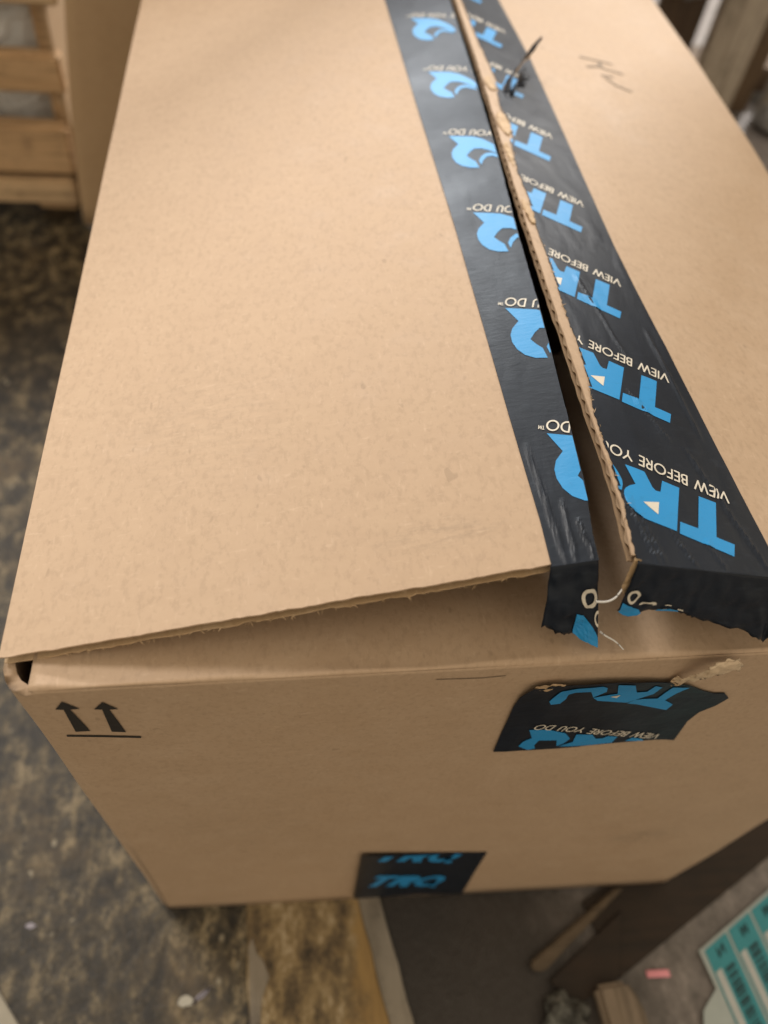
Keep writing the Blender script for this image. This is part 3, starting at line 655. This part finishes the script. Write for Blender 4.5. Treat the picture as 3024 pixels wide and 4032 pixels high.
t = NT('cloudy_plastic'); m = t.noise(24, 4, .6, None, 1.2); t.color(t.mix(t.ramp(m, [(.35, 0), (.7, 1)]), (.70, .73, .76), (.90, .91, .92))); t.rough(.28); t.bump(m, .9, .02)
vs, fs = [], []; P = []
for x in lin(-.88, -.176, 40):
    P.append([Vector((x, 0.872 + .012 * nz(x * 16, z * 16, 5) + .006 * nz(x * 45, z * 45, 7), z)) for z in lin(.080, .68, 40)])
grid_solid(vs, fs, P, (0, .42, 0)); load = new_obj('wrapped_load', vs, fs, t.m, None, True); tag(load, 'white plastic-wrapped bundle inside the slatted crate', 'bundle')

# ================================================================== upright pallet, upper right
WG = wood('weathered_grey_board', (.46, .40, .33), (.34, .285, .225), (.10, .085, .06), 'z', .55)
WD = wood('dark_brown_board', (.085, .052, .028), (.05, .03, .016), (.02, .014, .01), 'z', .5)
WM = wood('mid_brown_board', (.15, .095, .052), (.10, .062, .034), (.06, .04, .025), 'z', .5)
def pallet(org, label, boards, ztop, x0, x1):
    p = empty('wooden_pallet', org); tag(p, label, 'pallet', 'pallets standing on edge behind the box'); po = Vector(org)
    for (a, b, y, m) in boards: box_mesh('board', Vector((a, y, 0)) - po, Vector((b, y + .022, ztop)) - po, m, p, .003, .0015)
    for zc in (.04, ztop * .5, ztop - .08): box_mesh('stringer', Vector((x0, 1.266, zc - .02)) - po, Vector((x1, 1.35, zc + .02)) - po, WM, p, .003, .001)
pallet((.6, 1.24, 0), 'dark brown pallet standing on edge, left of the weathered grey one', [(.42 + .095 * k, .475 + .095 * k, 1.240, WM) for k in range(3)] + [(.715, .795, 1.240, WD)], 1.38, .42, .792)  # hidden boards and extra height added to shade the left flap
pallet((.87, 1.2, 0), 'weathered grey pallet standing on edge beyond the right top flap', [(.800, .885, 1.200, WG), (.888, .935, 1.228, WM)], .95, .802, .945)
pallet((1.2, 1.22, 0), 'added pallet at the far right, mostly out of view, shading the right top flap', [(.955 + .10 * k, 1.048 + .10 * k, 1.215, WG) for k in range(7)], 1.55, .955, 1.64)  # unseen blocker, added to keep the back-right lamp off the right flap
bag = NT('dull_plastic'); mm = bag.noise(30, 4, .6); bag.color(bag.mix(bag.ramp(mm, [(.35, 0), (.7, 1)]), (.12, .115, .11), (.24, .235, .23))); bag.rough(.35); bag.bump(mm, .8, .01)
def blob(name, c, r, mat, seed, amp=.25):
    bm = bmesh.new(); bmesh.ops.create_icosphere(bm, subdivisions=4, radius=1)
    for v in bm.verts:
        n = v.co.copy(); k = 1 + amp * nz(n.x * 1.7 + seed, n.y * 1.7, n.z * 1.7) + amp * .5 * nz(n.x * 4 + seed, n.y * 4, n.z * 4)
        v.co = Vector((c[0] + n.x * r[0] * k, c[1] + n.y * r[1] * k, max(.0015, c[2] + n.z * r[2] * k)))
    return from_bm(name, bm, mat, None, True)
tag(blob('plastic_bag', (.742, 1.205, .205), (.026, .020, .026), bag.m, 3), 'crumpled pale plastic caught on the dark pallet board, top right', 'plastic')
tag(blob('plastic_bag', (.945, 1.16, .022), (.028, .035, .020), bag.m, 8), 'crumpled pale plastic on the floor at the right edge', 'plastic')

# ================================================================== things on the floor in front
def prism(name, poly, z0, z1, mat, parent=None, bev=.0015):
    bm = bmesh.new(); f = bm.faces.new([bm.verts.new((p[0], p[1], z0)) for p in poly])
    g = bmesh.ops.extrude_face_region(bm, geom=[f]); 
    for v in [e for e in g['geom'] if isinstance(e, bmesh.types.BMVert)]: v.co.z = z1
    bmesh.ops.recalc_face_normals(bm, faces=bm.faces[:])
    bmesh.ops.bevel(bm, geom=bm.edges[:], offset=bev, segments=2, affect='EDGES')
    return from_bm(name, bm, mat, parent)
def plank_mat():
    t = NT('worn_ochre_plank'); a = t.noise(52, 7, .76, t.mapped((1, .6, 1))); g = t.noise(1.6, 6, .7, t.mapped((60, 5, 60))); sx = t.n('ShaderNodeSeparateXYZ'); t.link(t.tc, sx.inputs[0])
    wob = t.noise(40, 3, .6); ma = t.n('ShaderNodeMath', operation='MULTIPLY_ADD'); t.link(wob, ma.inputs[0]); ma.inputs[1].default_value = .05; t.link(sx.outputs[0], ma.inputs[2])
    dirty = t.ramp(a, [(.36, (.030, .024, .017)), (.46, (.14, .100, .054)), (.54, (.27, .195, .095)), (.64, (.50, .41, .28))])
    clean = t.mix(t.ramp(g, [(.35, 0), (.65, 1)]), (.36, .23, .085), (.24, .15, .055))
    clean = t.mix(t.ramp(a, [(.56, 0), (.68, .5)]), clean, (.10, .075, .045))
    t.color(t.mix(t.ramp(ma.outputs[0], [(.038, 0), (.052, 1)]), dirty, clean)); t.rough(.75); t.bump(t.mix(.5, a, g), .6, .002); return t.m
WO = plank_mat()
pk = empty('wood_plank', (.1, -.1, 0)); tag(pk, 'ochre plank with pale splintered edges, sticking out under the box front', 'plank'); pk0 = Vector((.1, -.1, 0))
def ragged(xa, ya, xb, yb, n, amp, seed): return [(xa + (xb - xa) * i / n + amp * nz(i * 1.1, seed, 2), ya + (yb - ya) * i / n) for i in range(n + 1)]
left_e = ragged(.054, -.22, .050, .012, 22, .0022, 1); right_e = ragged(.124, .012, .168, -.22, 22, .0012, 5)
b1 = prism('board', [(p[0] - .1, p[1] + .1) for p in left_e + right_e], .0005, .0022, WO, pk, .0003)
WP = wood('pale_splinter', (.34, .30, .245), (.22, .19, .15), (.09, .075, .06), 'y', .8)
re2 = ragged(.184, -.22, .139, .012, 22, .0010, 9)
prism('pale_edge', [(p[0] - .1 + .0003, p[1] + .1) for p in right_e] + [(p[0] - .1, p[1] + .1) for p in re2], .0005, .0030, WP, pk, .0003)
prism('splinter', [(x - .1, y + .1) for x, y in ((.0535, -.2), (.0600, -.2), (.0585, -.07), (.0600, -.052), (.0650, -.040), (.0610, -.030), (.0570, -.026), (.0540, -.016), (.0515, -.022), (.0525, -.06))], .0012, .0032, WP, pk, .0003)
WBt = wood('batten_wood', (.15, .11, .07), (.11, .078, .048), (.05, .037, .024), 'x', .4)
tag(prism('wood_batten', [(.3100, -.0085), (.3180, -.0085), (.2470, -.0545), (.2385, -.0530), (.2385, -.0480)], .0024, .0065, WBt), 'thin wood batten slanting across the floor below the box corner', 'batten')
WDk = wood('shaded_timber', (.030, .016, .008), (.019, .011, .006), (.010, .007, .004), 'x', .4)  # brown timber with the deep shadow there put into its colour
tag(prism('timber_offcut', [(.2990, -.0630), (.520, .0420), (.4985, .087), (.2850, -.0150)], .0004, .0022, WDk, None, .0003), 'brown timber, coloured as in deep shadow, running slantwise from under the box, lower right', 'timber')
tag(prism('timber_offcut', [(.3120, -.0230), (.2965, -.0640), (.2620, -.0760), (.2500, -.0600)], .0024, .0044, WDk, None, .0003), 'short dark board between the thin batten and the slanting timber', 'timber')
WPo = wood('beige_offcut', (.25, .195, .145), (.19, .145, .10), (.09, .07, .05), 'y', .35)
tag(prism('wood_offcut', [(.2770, -.0660), (.2990, -.0650), (.3060, -.0780), (.3130, -.16), (.2830, -.16)], .001, .014, WPo, None, .003), 'beige wood offcut at the bottom edge beside the dark slab', 'wood')
deb = NT('grey_grit'); g = deb.noise(160, 4, .7); deb.color(deb.ramp(g, [(.35, (.015, .014, .012)), (.55, (.09, .09, .08)), (.7, (.22, .22, .20))])); deb.rough(.8)
tag(blob('crumpled_scrap', (.256, -.083, .004), (.014, .016, .007), deb.m, 5, .5), 'dark crumpled scrap left of the beige offcut, bottom edge', 'scrap')
pink = NT('pink_paper'); pn = pink.noise(90, 3); pink.color(pink.mix(pn, (.85, .36, .42), (.75, .28, .34))); pink.rough(.6)
vs, fs = [], []; P = [[Vector((.3188 + .0160 * u, -.0600 - .0045 * v - .001 * u, .0045 + .0012 * math.sin(u * 2.5) + .0004 * nz(u * 6, v * 4, 1))) for v in lin(0, 1, 5)] for u in lin(0, 1, 12)]
grid_solid(vs, fs, P, (0, 0, -.0004)); 
pp = new_obj('paper_slip', vs, fs, pink.m, None, True); tag(pp, 'small bright pink slip on the grey floor', 'paper slip')
pp.location.z = -.0035
# label sheet: pale backing, teal labels with barcodes
sh = empty('label_sheet', (.39, -.07, 0)); tag(sh, 'sheet of teal barcode labels lying on the floor, lower right', 'labels'); s0 = (.39, -.07)
BACK = flat('label_backing', (.40, .45, .44), .35); TEAL = flat('teal_label', (.040, .27, .32), .45); DK = flat('barcode_ink', (.008, .045, .055), .5); WT = flat('label_margin', (.48, .50, .49), .4)
# sheet axes on the floor: a along the short edge (to the upper right), b down the labels
o0 = Vector((.3600, -.0522)); ea = Vector((.0665, .0325)).normalized(); eb = Vector((.0035, -.0250)).normalized()
def sp(a, b): v = o0 + ea * a + eb * b; return (v.x - s0[0], v.y - s0[1])
def srect(name, a0, b0, a1, b1, z, mat, h=.00025): return prism(name, [sp(a0, b0), sp(a1, b0), sp(a1, b1), sp(a0, b1)], z - h, z, mat, sh, .00005)
prism('backing', [sp(0, 0), sp(.11, 0), sp(.11, .12), sp(-.014, .12), sp(-.0200, .036), sp(-.0150, .028), sp(.0008, .0235)], .0022, .0026, BACK, sh, .0001)
for k, a in enumerate((.0040, .0285, .0530, .0775)):
    lb = srect('label', a, .0022, a + .0222, .110, .0031, TEAL)
    srect('label_margin', a + .0012, .0165 + .001 * k, a + .0068, .108, .0034, WT)
    for q in ribbons([(0, 0), (.1, 1), (.5, .1), (.9, 1), (1, 0)] if k != 0 else [(0, 0), (0, 1), (1, 0), (1, 1)], .26):
        prism('letter_print', [sp(a + .0095 + p[0] * .0055, .0060 + p[1] * .0050) for p in q], .0031, .0034, DK, sh, .00005)
    b = .0185; r2 = random.Random(40 + k)
    while b < .108:
        wd = r2.choice((.0006, .0010, .0016, .0024)); srect('bar', a + .0095, b, a + .0180, b + wd, .0034, DK, .0003); b += wd + r2.choice((.0006, .0009, .0016))
# pale scrap in the bottom-left corner and small litter
SC = flat('grey_card', (.34, .31, .25), .7)
tag(prism('card_scrap', [(-.16, -.02), (-.104, -.030), (-.082, -.058), (-.075, -.12), (-.16, -.12)], .0006, .0030, SC, None, .0006), 'pale grey card scrap in the lower left corner', 'card')
LIT = flat('pale_litter', (.42, .40, .34), .6); LAV = flat('lavender_litter', (.30, .28, .33), .5)
for k, (x, y, l, wd, m) in enumerate(((.012, -.048, .0055, .0045, LIT), (.022, -.046, .0085, .0022, LAV), (-.090, .004, .0040, .0022, LAV))):
    rr = random.Random(k)
    o = prism('paper_bit', [(x + math.cos(a) * l * rr.uniform(.55, 1), y + math.sin(a) * wd * rr.uniform(.55, 1) + .5 * math.cos(a) * l * (k == 1)) for a in [i * math.tau / 9 for i in range(9)]], .0003, .0009, m, None, .0001)
    tag(o, ['small cream paper bit on the floor below the box corner', 'narrow lavender paper bit beside the cream one on the floor', 'lavender fleck on the stained floor, left edge'][k], 'paper bit', 'litter on the floor')
